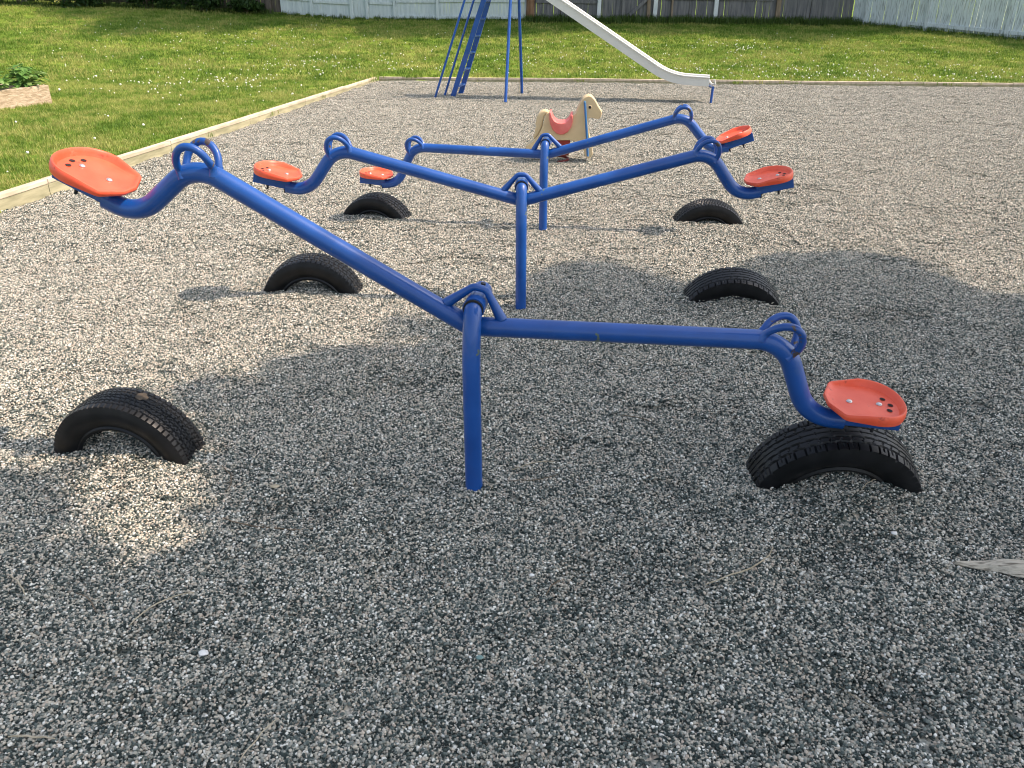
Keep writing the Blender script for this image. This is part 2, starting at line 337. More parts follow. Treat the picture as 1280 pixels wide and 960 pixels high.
for k in range(7):
    bm = bmesh.new(); bmesh.ops.create_icosphere(bm, subdivisions=1, radius=.5)
    sx, sy, sz = random.uniform(.85, 1.35), random.uniform(.75, 1.05), random.uniform(.55, .8)
    for v in bm.verts:
        f = 1 + .38 * noise.noise(v.co * 2.3 + Vector((k * 9, 0, 0))); v.co = Vector((v.co.x * sx, v.co.y * sy, v.co.z * sz)) * f
    me = bpy.data.meshes.new('loose_stone'); bm.to_mesh(me); bm.free(); me.materials.append(M_stone)
    stones.append(bpy.data.objects.new('loose_stone', me))
sxs = np.arange(-4.4, 5.4, .035).tolist(); sys_ = np.arange(1.15, 5.45, .035).tolist()
vis = lambda x, y: inside(x - .16, y) and abs(x) < .66 * (y * .9 + .75) + .15
for k, o_ in enumerate(stones):
    if k % 2: o_.data.polygons.foreach_set('use_smooth', [True] * len(o_.data.polygons))
def make_patches(num, n, rad, s0, s1, zj):
    out = []
    for k in range(num):
        vs = []; fs = []; sm = []
        for q_ in range(n):
            k7 = random.randrange(7); src = stones[k7].data; sc_ = s0 + (s1 - s0) * random.random() ** 1.4; a = math.sqrt(random.random()) * rad; b = random.uniform(0, 6.283)
            M_ = Matrix.Translation((a * math.cos(b), a * math.sin(b), random.uniform(-zj, zj))) @ Euler((random.uniform(-.6, .6), random.uniform(-.6, .6), random.uniform(0, 6.28))).to_matrix().to_4x4() @ Matrix.Scale(sc_, 4)
            b0 = len(vs); vs += [M_ @ v.co for v in src.vertices]; fs += [tuple(i + b0 for i in p.vertices) for p in src.polygons]; sm += [k7 % 2 == 1] * len(src.polygons)
        me = bpy.data.meshes.new('gravel_patch'); me.from_pydata(vs, [], fs); me.materials.append(M_stone); me.polygons.foreach_set('use_smooth', sm)
        out.append(bpy.data.objects.new('gravel_patch', me))
    return out
scatter('loose_gravel', grid('loose_gravel', sxs, sys_, lambda x, y: gz(x, y) + .004, vis), make_patches(24, 105, .045, .0055, .0122, .0032), 820, .9, 1.1, up=True, seed=3,
        label='loose grey and beige crushed stone covering the near playground floor')
patches = make_patches(10, 190, .075, .0065, .0132, .004)
fxs = np.arange(-5.0, 16.4, .1).tolist(); fys = np.arange(5.2, 20.2, .1).tolist()
fvis = lambda x, y: x > xk(y) + .07 and y < yk(x) - .07 and abs(x) < .66 * (y * .9 + .75) + .3
scatter('loose_gravel', grid('loose_gravel', fxs, fys, lambda x, y: gz(x, y) + .005, fvis), patches, 320, .8, 1.15, up=True, seed=33,
        label='loose grey and beige crushed stone covering the far playground floor')

def tuft(n, h, spread, w, lean=.5):
    vs = []; fs = []
    for i in range(n):
        a = random.uniform(0, 6.283); r = spread * math.sqrt(random.random()); x, y = r * math.cos(a), r * math.sin(a)
        b = random.uniform(0, 6.283); hh = h * random.uniform(.55, 1.1); ln = hh * random.uniform(.1, lean); dx, dy = math.cos(b), math.sin(b)
        px, py = -dy * w / 2, dx * w / 2; k = len(vs)
        vs += [(x - px, y - py, -.01), (x + px, y + py, -.01), (x + dx * ln * .35 - px * .8, y + dy * ln * .35 - py * .8, hh * .6), (x + dx * ln * .35 + px * .8, y + dy * ln * .35 + py * .8, hh * .6), (x + dx * ln, y + dy * ln, hh)]
        fs += [(k, k + 1, k + 3, k + 2), (k + 2, k + 3, k + 4)]
    return vs, fs
def tufts(num, n, h, spread, w, m, name, lean=.5):
    out = []
    for _ in range(num):
        me = bpy.data.meshes.new(name)
        v, f = tuft(n, h, spread, w, lean); me.from_pydata(v, [], f); me.materials.append(m); out.append(bpy.data.objects.new(name, me))
    return out
gl = tufts(5, 16, .05, .07, .006, M_grass, 'grass_tuft', .8)
gx = np.arange(-9.5, -2.6, .25).tolist(); gy = np.arange(5.8, 17.9, .25).tolist()
onlawn = lambda x, y: (x < xk(y) - .10 or y > yk(x) + .10)
kl = lambda x, y: onlawn(x, y) and x < xk(y) - .03 and x > -.66 * (y * .9 + .75) - .6
scatter('grass', grid('grass', gx, gy, lz, kl), gl, 190, .7, 1.25, up=True, seed=11, fade=(8, 17, 90), label='mown green lawn grass left of the timber edging')
gl2 = tufts(4, 16, .055, .12, .011, M_grass, 'grass_tuft', .9)
gx2 = np.arange(-20, 19, .4).tolist(); gy2 = np.arange(16, 27.4, .4).tolist()
kf = lambda x, y: (y > yk(x) + .12 or (x < xk(y) and y > 17.6)) and abs(x) < .68 * (y * .9 + .75) + .5
scatter('grass', grid('grass', gx2, gy2, lz, kf), gl2, 75, .7, 1.3, up=True, seed=12, fade=(17, 27, 40), label='mown green lawn grass rising to the fences')
gl3 = tufts(4, 16, .24, .14, .012, M_longgrass, 'long_grass_tuft', .7)

# ------------------------------------------------------------------ timber edging
def edging(name, pts, zt, label, cat='edging'):
    root = empty(name, (pts[0][0], pts[0][1], 0)); tag(root, label, cat); o0 = Vector((pts[0][0], pts[0][1], 0))
    for (a, b, za, zb, w) in [(pts[i], pts[i + 1], zt[i], zt[i + 1], .045) for i in range(len(pts) - 1)]:
        A = Vector((*a, 0)) - o0; B = Vector((*b, 0)) - o0; d = (B - A); Ld = d.length; d.normalize(); n = Vector((-d.y, d.x, 0))
        mb = MB(); g = .004; A2 = A + d * g; B2 = B - d * g; za += random.uniform(-.006, .006); zb += random.uniform(-.006, .006)
        def pr(y0, y1, lo_a, hi_a, lo_b, hi_b, mi):
            vs = []
            for P, lo, hi in ((A2, lo_a, hi_a), (B2, lo_b, hi_b)):
                for y, z in ((y0, lo), (y1, lo), (y1, hi), (y0, hi)): vs.append(P + n * y + Vector((0, 0, z)))
            mb.add(vs, [(0, 3, 2, 1), (4, 5, 6, 7), (0, 1, 5, 4), (1, 2, 6, 5), (2, 3, 7, 6), (3, 0, 4, 7)], mi)
        pr(-.02, .022, -.12, za - .002, -.12, zb - .002, 0)
        mb.build('board', [M_timber], root, bevel=.003)
        mb = MB(); pr(-.026, .045, za - .040 + .0, za, zb - .040, zb, 0)
        for v in mb.v: pass
        mb.build('cap_board', [M_cap], root, bevel=.006)
    return root
def seg(a, b, n): return [(a[0] + (b[0] - a[0]) * i / n, a[1] + (b[1] - a[1]) * i / n) for i in range(n + 1)]
cx = -2.846; cy = yk(cx)
pl = seg((xk(-1.5), -1.5), (xk(cy), cy), 9); zl = [.15 - .07 * max(0, min(1, (y - 6.6) / 11.5)) for _, y in pl]
edging('timber_edging', pl, zl, 'pale timber edging running along the left side of the gravel')
pb = seg((xk(cy) + .05, cy), (16.0, yk(16.0)), 9)
edging('timber_edging', pb, [.085] * 10, 'long pale timber edging across the far end of the gravel')

# ------------------------------------------------------------------ fences
def fence(name, A, B, label, bm_, bw, gap, h, posts, pm, rails, jit=.006, zoff=0, miss=(), lean=0, postw=.1, proud=.05, front=True, drop=.0):
    root = empty(name, (A[0], A[1], lz(*A))); tag(root, label, 'fence')
    O = Vector(root.location); a = Vector((A[0], A[1], 0)); b = Vector((B[0], B[1], 0)); d = b - a; Ld = d.length; d.normalize(); n = Vector((d.y, -d.x, 0))
    M = Matrix.Rotation(math.atan2(d.y, d.x), 3, 'Z'); mb = MB(); s = bw / 2; i = 0
    while s < Ld - bw / 2:
        if i not in miss:
            p = a + d * s; zb = lz(p.x, p.y) + .03 + random.uniform(-.03, .04); hh = h + random.uniform(-.03, .03)
            Mr = M @ Matrix.Rotation(random.gauss(0, lean), 3, 'Y')
            w = bw * random.uniform(.975, 1.07)
            mb.box(Vector((p.x, p.y, zb + hh / 2)) - O + n * random.uniform(-jit, jit), (w, .02, hh), Mr)
        s += bw + gap; i += 1
    mb.build('boards', bm_, root)
    for (s0, s1, zr, th) in rails:
        p0 = a + d * s0; p1 = a + d * s1; L_ = s1 - s0; q = MB(); k = max(1, int(L_ / 2.4))
        for j in range(k):
            u = p0 + (p1 - p0) * (j / k); v = p0 + (p1 - p0) * ((j + 1) / k)
            U = Vector((u.x, u.y, lz(u.x, u.y) + zr)) - O + n * .035; V = Vector((v.x, v.y, lz(v.x, v.y) + zr)) - O + n * .035
            m_ = (U + V) / 2; dd = V - U; MM = dd.to_track_quat('X', 'Z').to_matrix(); q.box(m_, (dd.length - .01, .035, th), MM)
        q.build('rail', bm_, root, bevel=.004)
    for s0, mt, w in posts:
        p = a + d * s0; q = MB(); z = lz(p.x, p.y)
        q.box(Vector((p.x, p.y, z + h / 2 - .05)) - O + n * proud, (w, .09, h + .15), M @ Matrix.Rotation(random.gauss(0, .012), 3, 'Y'))
        q.build('post', mt, root, bevel=.006)
    return root
FY = 27.0
# brown weathered fence behind the shrubs, far left
fence('board_fence', (-22, 28.2), (-6.98, 27.02), 'dark weathered board fence half hidden by shrubs at far left', [M_brownfence], .14, .012, 1.9,
      [(7.0, M_greyfence, .13), (14.7, M_brownfence, .16)], None, [(0, 14.6, 1.3, .09)])
fence('picket_fence', (-7.0, 27.0), (.48, 27.0), 'white board fence behind the slide ladder, coloured with the blue of its shade', [M_whitefence], .088, .005, 1.8,
      [(.95, M_whitefence, .09), (2.15, M_whitefence, .10), (2.62, M_whitefence, .08), (3.45, M_whitefence, .07), (4.75, M_whitefence, .08), (6.1, M_whitefence, .07)], None,
      [(0.03, .9, .45, .07), (1.0, 2.1, .42, .07), (2.7, 3.4, .44, .07), (3.5, 4.7, .50, .07), (4.8, 7.4, .52, .07), (3.2, 7.4, .07, .08)])
# gate brace on the white fence
pr_ = fence('board_fence', (.62, 27.0), (10.42, 27.0), 'dark grey weathered board fence with white posts behind the slide', [M_greyfence], .105, .0005, 1.8,
      [(2.02, M_whitepost, .11), (3.72, M_whitepost, .12), (5.55, M_whitepost, .12), (7.43, M_tanpost, .13), (2.75, M_greyfence, .10), (3.5, M_tanpost, .10), (4.22, M_tanpost, .05)], None,
      [(.1, 1.95, .52, .08), (3.85, 7.3, .62, .05), (4.2, 9.4, .07, .05)], miss=(), jit=.014, lean=.012)
q = MB(); q.box((3.12, -.07, .30), (1.0, .04, .09), Matrix.Rotation(R(-41), 3, 'Y')); q.build('gate_brace', M_greyfence, pr_, bevel=.004)
po = empty('fence_post', (.55, 26.93, lz(.55, 26.9))); tag(po, 'thick reddish brown post where the pale and grey fences meet', 'post')
q = MB(); q.tube([(0, 0, -.1), (.01, 0, .8), (0, 0, 2.0)], [.13, .12, .12], 14); q.build('shaft', M_rustpost, po, smooth=True)
q = MB(); q.tube([(0, 0, 2.0), (0, 0, 2.05)], [.125, .09], 14); q.build('post_top', M_greyfence, po, smooth=True)
fence('picket_fence', (10.36, 27.0), (16.9, 20.6), 'peeling white picket fence angling forward at far right', [M_worn], .125, .010, 1.75,
      [(.42, M_worn, .09), (2.2, M_worn, .09), (4.35, M_worn, .10), (6.9, M_worn, .10)], None, [(1.7, 9.7, .16, .10)], lean=.012)

# ------------------------------------------------------------------ trees and shrubs
def leaves(n, posf, size, m, name, parent):
    P = posf(n); n = len(P); a = rng.normal(size=(n, 3)); a /= np.linalg.norm(a, axis=1)[:, None]
    b = rng.normal(size=(n, 3)); b -= (a * b).sum(1)[:, None] * a; b /= np.linalg.norm(b, axis=1)[:, None]
    s = (size * rng.uniform(.6, 1.25, n))[:, None]
    V = np.stack([P - a * s, P + b * s * .42, P + a * s, P - b * s * .42], 1).reshape(-1, 3)
    me = bpy.data.meshes.new(name); F = np.arange(4 * n).reshape(-1, 4)
    me.vertices.add(4 * n); me.vertices.foreach_set('co', V.astype('f').ravel()); me.loops.add(4 * n); me.loops.foreach_set('vertex_index', F.ravel().astype('i'))
    me.polygons.add(n); me.polygons.foreach_set('loop_start', (np.arange(n) * 4).astype('i')); me.update(calc_edges=True)
    return link(name, me, m, parent)
POLY = [(-2.6, 2.45), (-1.977, 2.491), (-1.87, 2.507), (-1.703, 2.523), (-1.64, 2.40), (-1.46, 2.20), (-1.26, 2.02), (-1.05, 1.96), (-.95, 2.16), (-1.02, 2.45), (-1.08, 2.72), (-1.279, 3.025), (-1.488, 3.223), (-1.423, 3.322), (-1.246, 3.338), (-1.104, 3.425), (-1.128, 3.59), (-0.948, 3.658), (-0.674, 3.678), (-0.481, 3.728), (-0.331, 3.875), (-0.642, 4.032), (-0.172, 4.055), (0.0, 4.2), (0.114, 4.573), (0.213, 4.925), (0.337, 5.128), (0.54, 5.163), (0.771, 4.991), (0.894, 4.798), (1.001, 4.573), (1.469, 4.909), (1.719, 5.252), (2.037, 5.402), (2.393, 5.326), (2.586, 5.271), (2.68, 5.008), (2.712, 4.661), (2.829, 4.517), (3.031, 4.38), (4.2, 3.6), (4.9, 2.2), (4.6, .4), (3.2, -1.0), (1.2, -1.9), (-1.0, -1.5), (-2.6, -.4), (-3.3, 1.2)]
def crown_over(poly, dirv, hc, tmax, n):
    P = np.array(poly); Q = np.roll(P, -1, 0)
    pts = rng.uniform(P.min(0) - .1, P.max(0) + .1, (int(n * 1.7), 2))
    cnt = np.zeros(len(pts), int); dm = np.full(len(pts), 9.)
    for (x0, y0), (x1, y1) in zip(P, Q):
        c = ((y0 > pts[:, 1]) != (y1 > pts[:, 1])); xi = (x1 - x0) * (pts[:, 1] - y0) / (y1 - y0 + 1e-12) + x0; cnt += (c & (pts[:, 0] < xi))
        e = np.array([x1 - x0, y1 - y0]); w = pts - [x0, y0]; tt = np.clip((w @ e) / (e @ e), 0, 1); dm = np.minimum(dm, np.linalg.norm(w - tt[:, None] * e, axis=1))
    ins = (cnt % 2) == 1
    keep = ins | (dm < rng.exponential(.035, len(pts))); keep &= ~(ins & (dm < rng.exponential(.05, len(pts))))
    pts = pts[keep]; dm = dm[keep]
    th = np.minimum(tmax, .35 + dm * 1.0); t = hc + th * rng.uniform(-.7, 1.0, len(pts))
    return np.stack([pts[:, 0] + dirv[0] * t, pts[:, 1] + dirv[1] * t, t], 1)
def branchy(root, base, targets, r0, name='trunk', fork=None):
    mb = MB(); f = Vector(fork)
    mb.tube([Vector(base) - Vector((0, 0, .3)), Vector(base) + (f - Vector(base)) * .45 + Vector((.08, .05, 0)), f], [r0, r0 * .8, r0 * .65], 12)
    for tg in targets:
        tg = Vector(tg); m1 = f.lerp(tg, .45) + Vector((random.uniform(-.2, .2), random.uniform(-.2, .2), .35))
        mb.tube([f - Vector((0, 0, .2)), m1, tg], [r0 * .42, r0 * .22, r0 * .06], 8)
        for _ in range(3):
            e = m1.lerp(tg, random.uniform(.1, .7)); w = e + Vector([random.uniform(-.9, .9), random.uniform(-.9, .9), random.uniform(0, .6)])
            mb.tube([e, w], [r0 * .1, r0 * .03], 6)
    return mb.build(name, M_bark, root, smooth=True)
sd = (SUN.x / SUN.z, SUN.y / SUN.z)
tr = empty('broadleaf_tree', (7.4, .3, 0)); tag(tr, 'broadleaf tree right of the camera whose shade covers the near gravel', 'tree')
hc = 6.3
leaves(1, lambda n: crown_over(POLY, sd, hc, 1.5, 95000) - np.array([7.4, .3, 0]), .075, M_leaf, 'crown', tr)
gc = [(x + sd[0] * hc - 7.4, y + sd[1] * hc - .3, hc + .2) for x, y in [(-1, 1.2), (1, 3.6), (2.2, 4.4), (3.6, 2.6), (2.5, 0), (0, 0), (1.2, 1.8), (-.4, 2.6)]]
branchy(tr, (0, 0, 0), gc, .2, fork=(-.2, .1, 3.2))
# trees beyond the fences: their shade falls on the strip of lawn before the fence
def blob_crown(C, r, n):
    def f(_):
        k = 14; cs = rng.normal(size=(k, 3)); cs /= np.linalg.norm(cs, axis=1)[:, None]; cs *= rng.uniform(.3, .75, k)[:, None]
        i = rng.integers(0, k, n); q = rng.normal(size=(n, 3)); q /= np.linalg.norm(q, axis=1)[:, None]; q *= (rng.uniform(0, 1, n) ** .4)[:, None] * .42
        return (cs[i] + q) * np.array(r) + np.array(C)
    return f
def far_tree(x, y, hcz, r, lab, n=13000, sz=.16):
    o = empty('broadleaf_tree', (x, y, lz(x, y))); tag(o, lab, 'tree', 'trees beyond the fences')
    leaves(n, blob_crown((0, -2.1 if r[1] > 3 else 0, hcz), r, n), sz, M_leaf, 'crown', o)
    branchy(o, (0, 0, 0), [(random.uniform(-1, 1) * r[0] * .5, random.uniform(-1, 1) * r[1] * .5, hcz + random.uniform(-.5, 1) * r[2] * .4) for _ in range(6)], .22, fork=(0, 0, hcz - r[2] * .7))
    return o
for i, x in enumerate([-6.4, -2.6, 1.6, 5.6, 9.4, 13.2]):
    far_tree(x, 27.9 + (i % 2) * .5, 5.6, (3.0, 3.9, 1.7), ['first', 'second', 'third', 'fourth', 'fifth', 'sixth'][i] + ' tree from the left behind the fences')
far_tree(18.6, 21.9, 5.2, (1.9, 1.9, 1.5), 'tree behind the right end of the peeling picket fence', 6000)
for i, (x, y, w) in enumerate([(-17.2, 27.3, 1.3), (-15.0, 27.1, 1.2), (-12.9, 26.9, 1.25), (-10.9, 26.8, 1.1), (-9.2, 26.75, .85), (-8.0, 26.7, .55)]):
    o = empty('shrub', (x, y, lz(x, y)))
    tag(o, ['dark green shrub at the far left end of the shrub row', 'dark shrub second from the left along the far fence', 'dark shrub in the middle of the row before the fence',
            'dark leafy shrub fourth from the left before the weathered fence', 'low leafy shrub fifth from the left against brown boards', 'smallest shrub beside the pale white fence'][i], 'shrub', 'shrubs along the far left fence')
    hh = [1.7, 1.5, 1.6, 1.2, .9, .5][i]
    leaves(1, blob_crown((0, 0, hh * .5), (w, .55, hh * .62), [5200, 4800, 4800, 4000, 2600, 1300][i]), .075, M_shrub, 'foliage', o)
    mb = MB()
    for k in range(6): mb.tube([(random.uniform(-.1, .1), 0, -.05), (random.uniform(-w, w) * .6, random.uniform(-.2, .2), hh * .8)], [.02, .008], 6)
    mb.build('stem', M_bark, o)
# long unmown grass at the foot of the fences
def strip(A, B, w, name='long_grass'):
    a = Vector(A); b = Vector(B); d = (b - a).normalized(); n = Vector((d.y, -d.x)); k = int((b - a).length / .3); vs = []; fs = []
    for i in range(k + 1):
        p = a + (b - a) * (i / k); ww = w * (1 + .4 * noise.noise((i * .4, 0, 0)))
        for s in (-.05, ww): q_ = p + n * s; vs.append((q_.x, q_.y, lz(q_.x, q_.y)))
        if i: fs.append((2 * i - 2, 2 * i - 1, 2 * i + 1, 2 * i))
    me = bpy.data.meshes.new(name); me.from_pydata(vs, [], fs); me.update(); return me
scatter('long_grass', strip((-17, 27.2), (-7.1, 26.93), .3), [o.copy() for o in gl3], 60, .5, .9, up=True, seed=21, label='unmown grass along the foot of the brown fence')
scatter('long_grass', strip((-7, 26.9), (.4, 26.9), .25), [o.copy() for o in gl3], 70, .3, .75, up=True, seed=22, label='unmown grass along the foot of the pale fence')
scatter('long_grass', strip((.4, 26.9), (10.4, 26.9), .5), [o.copy() for o in gl3], 110, .6, 1.15, up=True, seed=23, label='dark unmown grass along the foot of the grey fence')
scatter('long_grass', strip((10.4, 26.9), (16.8, 20.7), .3), [o.copy() for o in gl3], 90, .35, .8, up=True, seed=24, label='unmown grass along the foot of the picket fence')

# ------------------------------------------------------------------ seed heads in the lawn
def dandelion_mesh(hr):
    mb = MB(); mb.tube([(0, 0, 0), (.006, 0, .5), (0, .004, 1)], .0022 / .12, 5, mi=1)
    bm = bmesh.new(); bmesh.ops.create_icosphere(bm, subdivisions=2, radius=hr)
    for v in bm.verts: v.co *= random.uniform(.85, 1.1); v.co.z += 1.0
    bm.verts.ensure_lookup_table(); mb.add([v.co.copy() for v in bm.verts], [tuple(v.index for v in f.verts) for f in bm.faces], 0); bm.free()
    return mb
spots = []
def cluster(cx_, cy_, sx_, sy_, n):
    for _ in range(n):
        x = random.gauss(cx_, sx_); y = random.gauss(cy_, sy_)
        if onlawn(x, y) and (x < xk(y) - .12 or y > yk(x) + .12) and y < 26.4 and abs(x) < .66 * (y * .9 + .75): spots.append((x, y))
cluster(-6.0, 16.5, 1.2, .9, 90); cluster(-4.6, 15.0, .6, 1.2, 16); cluster(-4.3, 18.8, 1.2, .8, 68); cluster(-7.5, 18.5, 2.0, 1.5, 68)
cluster(-2.4, 19.0, 1.5, .8, 51); cluster(1.5, 18.9, 1.4, .8, 68); cluster(5.5, 18.2, 1.5, .7, 136); cluster(8.0, 17.8, 1.6, .6, 102); cluster(11, 18, 1.2, .8, 34)
cluster(5.6, 21.2, .7, .6, 44); cluster(-9, 22, 2.5, 1.5, 61); cluster(2, 21.5, 3, 1.2, 68); cluster(-5, 22.5, 2, 1, 40); cluster(9.5, 20.5, 2.5, 1.5, 40); cluster(-5.6, 9.2, .8, 1.4, 15); cluster(-8.4, 14.6, .6, 1.2, 20)
random.shuffle(spots); spots.sort(key=lambda p: p[1] * .9)
proto = None; dm = [dandelion_mesh(.16).mesh('dandelion'), dandelion_mesh(.12).mesh('dandelion'), dandelion_mesh(.2).mesh('dandelion')]
for me in dm: me.materials.append(M_fluff); me.materials.append(M_stem)
for i, (x, y) in enumerate(spots[:300]):
    o = bpy.data.objects.new('dandelion', dm[i % 3]); COL.objects.link(o); s = random.uniform(.045, .10)
    o.location = (x, y, lz(x, y)); o.scale = (s, s, s); o.rotation_euler = (random.gauss(0, .12), random.gauss(0, .12), random.uniform(0, 6))
    tag(o, 'small white dandelion seed head standing in the mown lawn', 'dandelion', 'dandelion seed heads in the lawn')
mb = MB()
for x, y in spots[300:]:
    d_ = dandelion_mesh(.15); s = .08; z = lz(x, y); b0 = len(mb.v); mb.v += [(v[0] * s + x, v[1] * s + y, v[2] * s + z) for v in d_.v]; mb.f += [tuple(i + b0 for i in f) for f in d_.f]; mb.m += d_.m
if spots[300:]:
    tag(mb.build('dandelion', [M_fluff, M_stem]), 'white dandelion seed heads sprinkled over the far lawn', 'dandelion', kind='stuff')

# ------------------------------------------------------------------ raised planter at left
plr = empty('planter', (-7.62, 13.45, lz(-7.6, 13.5)), R(75 - 0)); tag(plr, 'rough timber raised garden bed overflowing with leafy plants', 'planter')
plr.rotation_euler = (0, 0, R(73)); plr.location = (-7.42, 13.75, lz(-7.42, 13.7) - .02)
def plank(c, size, nm): q = MB(); q.box(c, size, jit=.006); return q.build(nm, M_planter, plr, bevel=.008)
# near corner of the box stands at the root's origin, box runs to -x and +y
plank((-1.2, .05, .13), (2.4, .08, .34), 'side_board'); plank((-1.2, 1.15, .13), (2.4, .08, .34), 'side_board')
plank((-.04, .6, .13), (.08, 1.02, .33), 'end_board'); plank((-2.36, .6, .13), (.08, 1.02, .33), 'end_board')
q = MB(); q.box((-1.2, .6, .1), (2.24, 1.02, .3)); q.build('soil', M_soil, plr)
for k, (x, y, r_, h_, lb) in enumerate([(-.22, .24, .30, .38, 'broad leaved plant spilling over the planter corner'), (-.85, .34, .36, .36, 'low leafy plant in the middle of the planter'),
                                   (-1.5, .45, .4, .40, 'leafy plant at the frame edge end of the planter')]):
    o = empty('garden_plant', Matrix.Rotation(R(73), 4, 'Z') @ Vector((x, y, .27)) + Vector(plr.location)); tag(o, lb, 'plant', 'plants in the raised bed')
    vs = []; fs = []; st = MB()
    for j in range(150):
        a = random.uniform(0, 6.28); rr = r_ * random.uniform(.2, 1); c = Vector((rr * math.cos(a), rr * math.sin(a), random.uniform(.06, h_) * (1.1 - .6 * rr / r_)))
        L_ = random.uniform(.09, .18); w = L_ * .62; dr = Vector((math.cos(a), math.sin(a), random.uniform(-.5, .5))).normalized(); sd_ = dr.cross(Vector((0, 0, 1))).normalized(); up = sd_.cross(dr)
        b0 = len(vs); vs += [c - dr * L_ / 2, c + sd_ * w / 2 + up * .012, c, c - sd_ * w / 2 + up * .012, c + dr * L_ * .35 + sd_ * w * .35, c + dr * L_ * .35 - sd_ * w * .35, c + dr * L_ * .6 - up * .02]
        fs += [(b0, b0 + 1, b0 + 2), (b0, b0 + 2, b0 + 3), (b0 + 1, b0 + 4, b0 + 2), (b0 + 2, b0 + 5, b0 + 3), (b0 + 2, b0 + 4, b0 + 6), (b0 + 2, b0 + 6, b0 + 5)]
        if j % 2 == 0: st.tube([(0, 0, -.02), c * .6 + Vector((0, 0, .03)), c], [.006, .004, .003], 5)
    me = bpy.data.meshes.new('leaves'); me.from_pydata(vs, [], fs); link('leaves', me, M_plant, o); st.build('stem', M_stem, o)
# an orange flower in the grass by the planter
of = empty('orange_flower', (-7.25, 11.9, lz(-7.3, 11.9))); tag(of, 'single orange flower in the grass before the planter', 'flower')
q = MB()
for k in range(10):
    a = k * .628; d_ = Vector((math.cos(a), math.sin(a), .25)); s_ = Vector((-math.sin(a), math.cos(a), 0)); c = Vector((0, 0, .16))
    q.add([c, c + d_ * .03 + s_ * .014, c + d_ * .05, c + d_ * .03 - s_ * .014], [(0, 1, 2, 3)])
q.build('petals', M_orange, of); q = MB(); q.tube([(0, 0, -.01), (0, 0, .16)], .003, 6); q.build('stem', M_stem, of)

# ------------------------------------------------------------------ tyres
def tyre_mesh(kind, Ro=.305, W=.185, Ri=.190):
    NA = 300; a0, a1 = R(-32), R(212)
    hw = W / 2; tw = hw * .80
    prof = []                                   # (half-width pos, radius, zone) going from inner bead left over tread to inner bead right
    side = [(hw * .66, Ri - .004), (hw * .80, Ri - .008), (hw * .86, Ri + .004), (hw * .80, Ri + .012), (hw * .92, Ri + .030), (hw * 1.0, Ri + .052), (hw * 1.0, Ri + .075), (hw * .965, Ro - .028), (hw * .93, Ro - .016)]
    ntr = 44
    for w_, r_ in side: prof.append((-w_, r_, 0))
    for k in range(ntr + 1):
        u = -1 + 2 * k / ntr; r_ = Ro - .007 * abs(u) ** 3.5; prof.append((u * hw * .90, r_, 1))
    for w_, r_ in reversed(side): prof.append((w_, r_, 0))
    def depth(u, ang):
        s = ang * Ro; g = 0
        au = abs(u)
        if kind == 0:      # tight blocks with zigzag grooves
            for gcen in (.12, .42, .68):
                if abs(au - gcen - .02 * math.sin(s / .012)) < .028: g = 1
            p = .022; ph = (s + u * .03 + .006 * math.sin(u * 20)) % p
            if au < .68 and ph < .0035: g = 1
            if au >= .68 and (s % .026) < .0045: g = 1
        elif kind == 1:    # straight ribs and sipe-edged shoulder blocks
            for gcen in (.0, .30, .62):
                if abs(au - gcen - .012 * math.sin(s / .008)) < .034: g = 1
            if au >= .62 and (s % .036) < .005: g = 1
            if au >= .66 and au < .9 and abs((s % .036) - .021) < .0014: g = .6
            if .3 < au < .62 and ((s + u * .04) % .036) < .003: g = .7
        else:              # chunky shoulder lugs
            for gcen in (.22, .60):
                if abs(au - gcen - .04 * math.sin(s / .009)) < .035: g = 1
            if au >= .58 and (s % .030) < .007: g = 1
            if au < .58 and ((s + abs(u) * .02) % .030) < .004: g = 1
        return g
    vs = []; n = len(prof)
    for i in range(NA + 1):
        a = a0 + (a1 - a0) * i / NA; ca, sa = math.cos(a), math.sin(a)
        for (w_, r_, z) in prof:
            rr = r_
            if z: rr -= .0065 * depth(w_ / (hw * .90), a)
            vs.append((rr * ca, w_, rr * sa))
    fs = [(i * n + k, i * n + k + 1, (i + 1) * n + k + 1, (i + 1) * n + k) for i in range(NA) for k in range(n - 1)]
    # inner liner so the carcass reads as hollow rubber with thickness
    b = len(vs); inn = [(hw * .66, Ri - .004), (hw * .80, Ri + .02), (hw * .9, Ri + .06), (hw * .8, Ro - .02), (0, Ro - .014), (-hw * .8, Ro - .02), (-hw * .9, Ri + .06), (-hw * .80, Ri + .02), (-hw * .66, Ri - .004)]
    m = len(inn)
    for i in range(0, NA + 1, 4):
        a = a0 + (a1 - a0) * i / NA
        for w_, r_ in inn: vs.append((r_ * math.cos(a), w_, r_ * math.sin(a)))
    K = NA // 4
    fs += [(b + i * m + k, b + i * m + k + 1, b + (i + 1) * m + k + 1, b + (i + 1) * m + k) for i in range(K) for k in range(m - 1)]
    me = bpy.data.meshes.new('tyre'); me.from_pydata(vs, [], fs)
    bm = bmesh.new(); bm.from_mesh(me); bmesh.ops.recalc_face_normals(bm, faces=bm.faces)
    for f in bm.faces: f.smooth = True
    for e in bm.edges:
        if len(e.link_faces) == 2 and e.calc_face_angle(0) > R(38): e.smooth = False
    bm.to_mesh(me); bm.free(); return me
tm = [tyre_mesh(k) for k in range(3)]
for me in tm: me.materials.append(M_rubber)
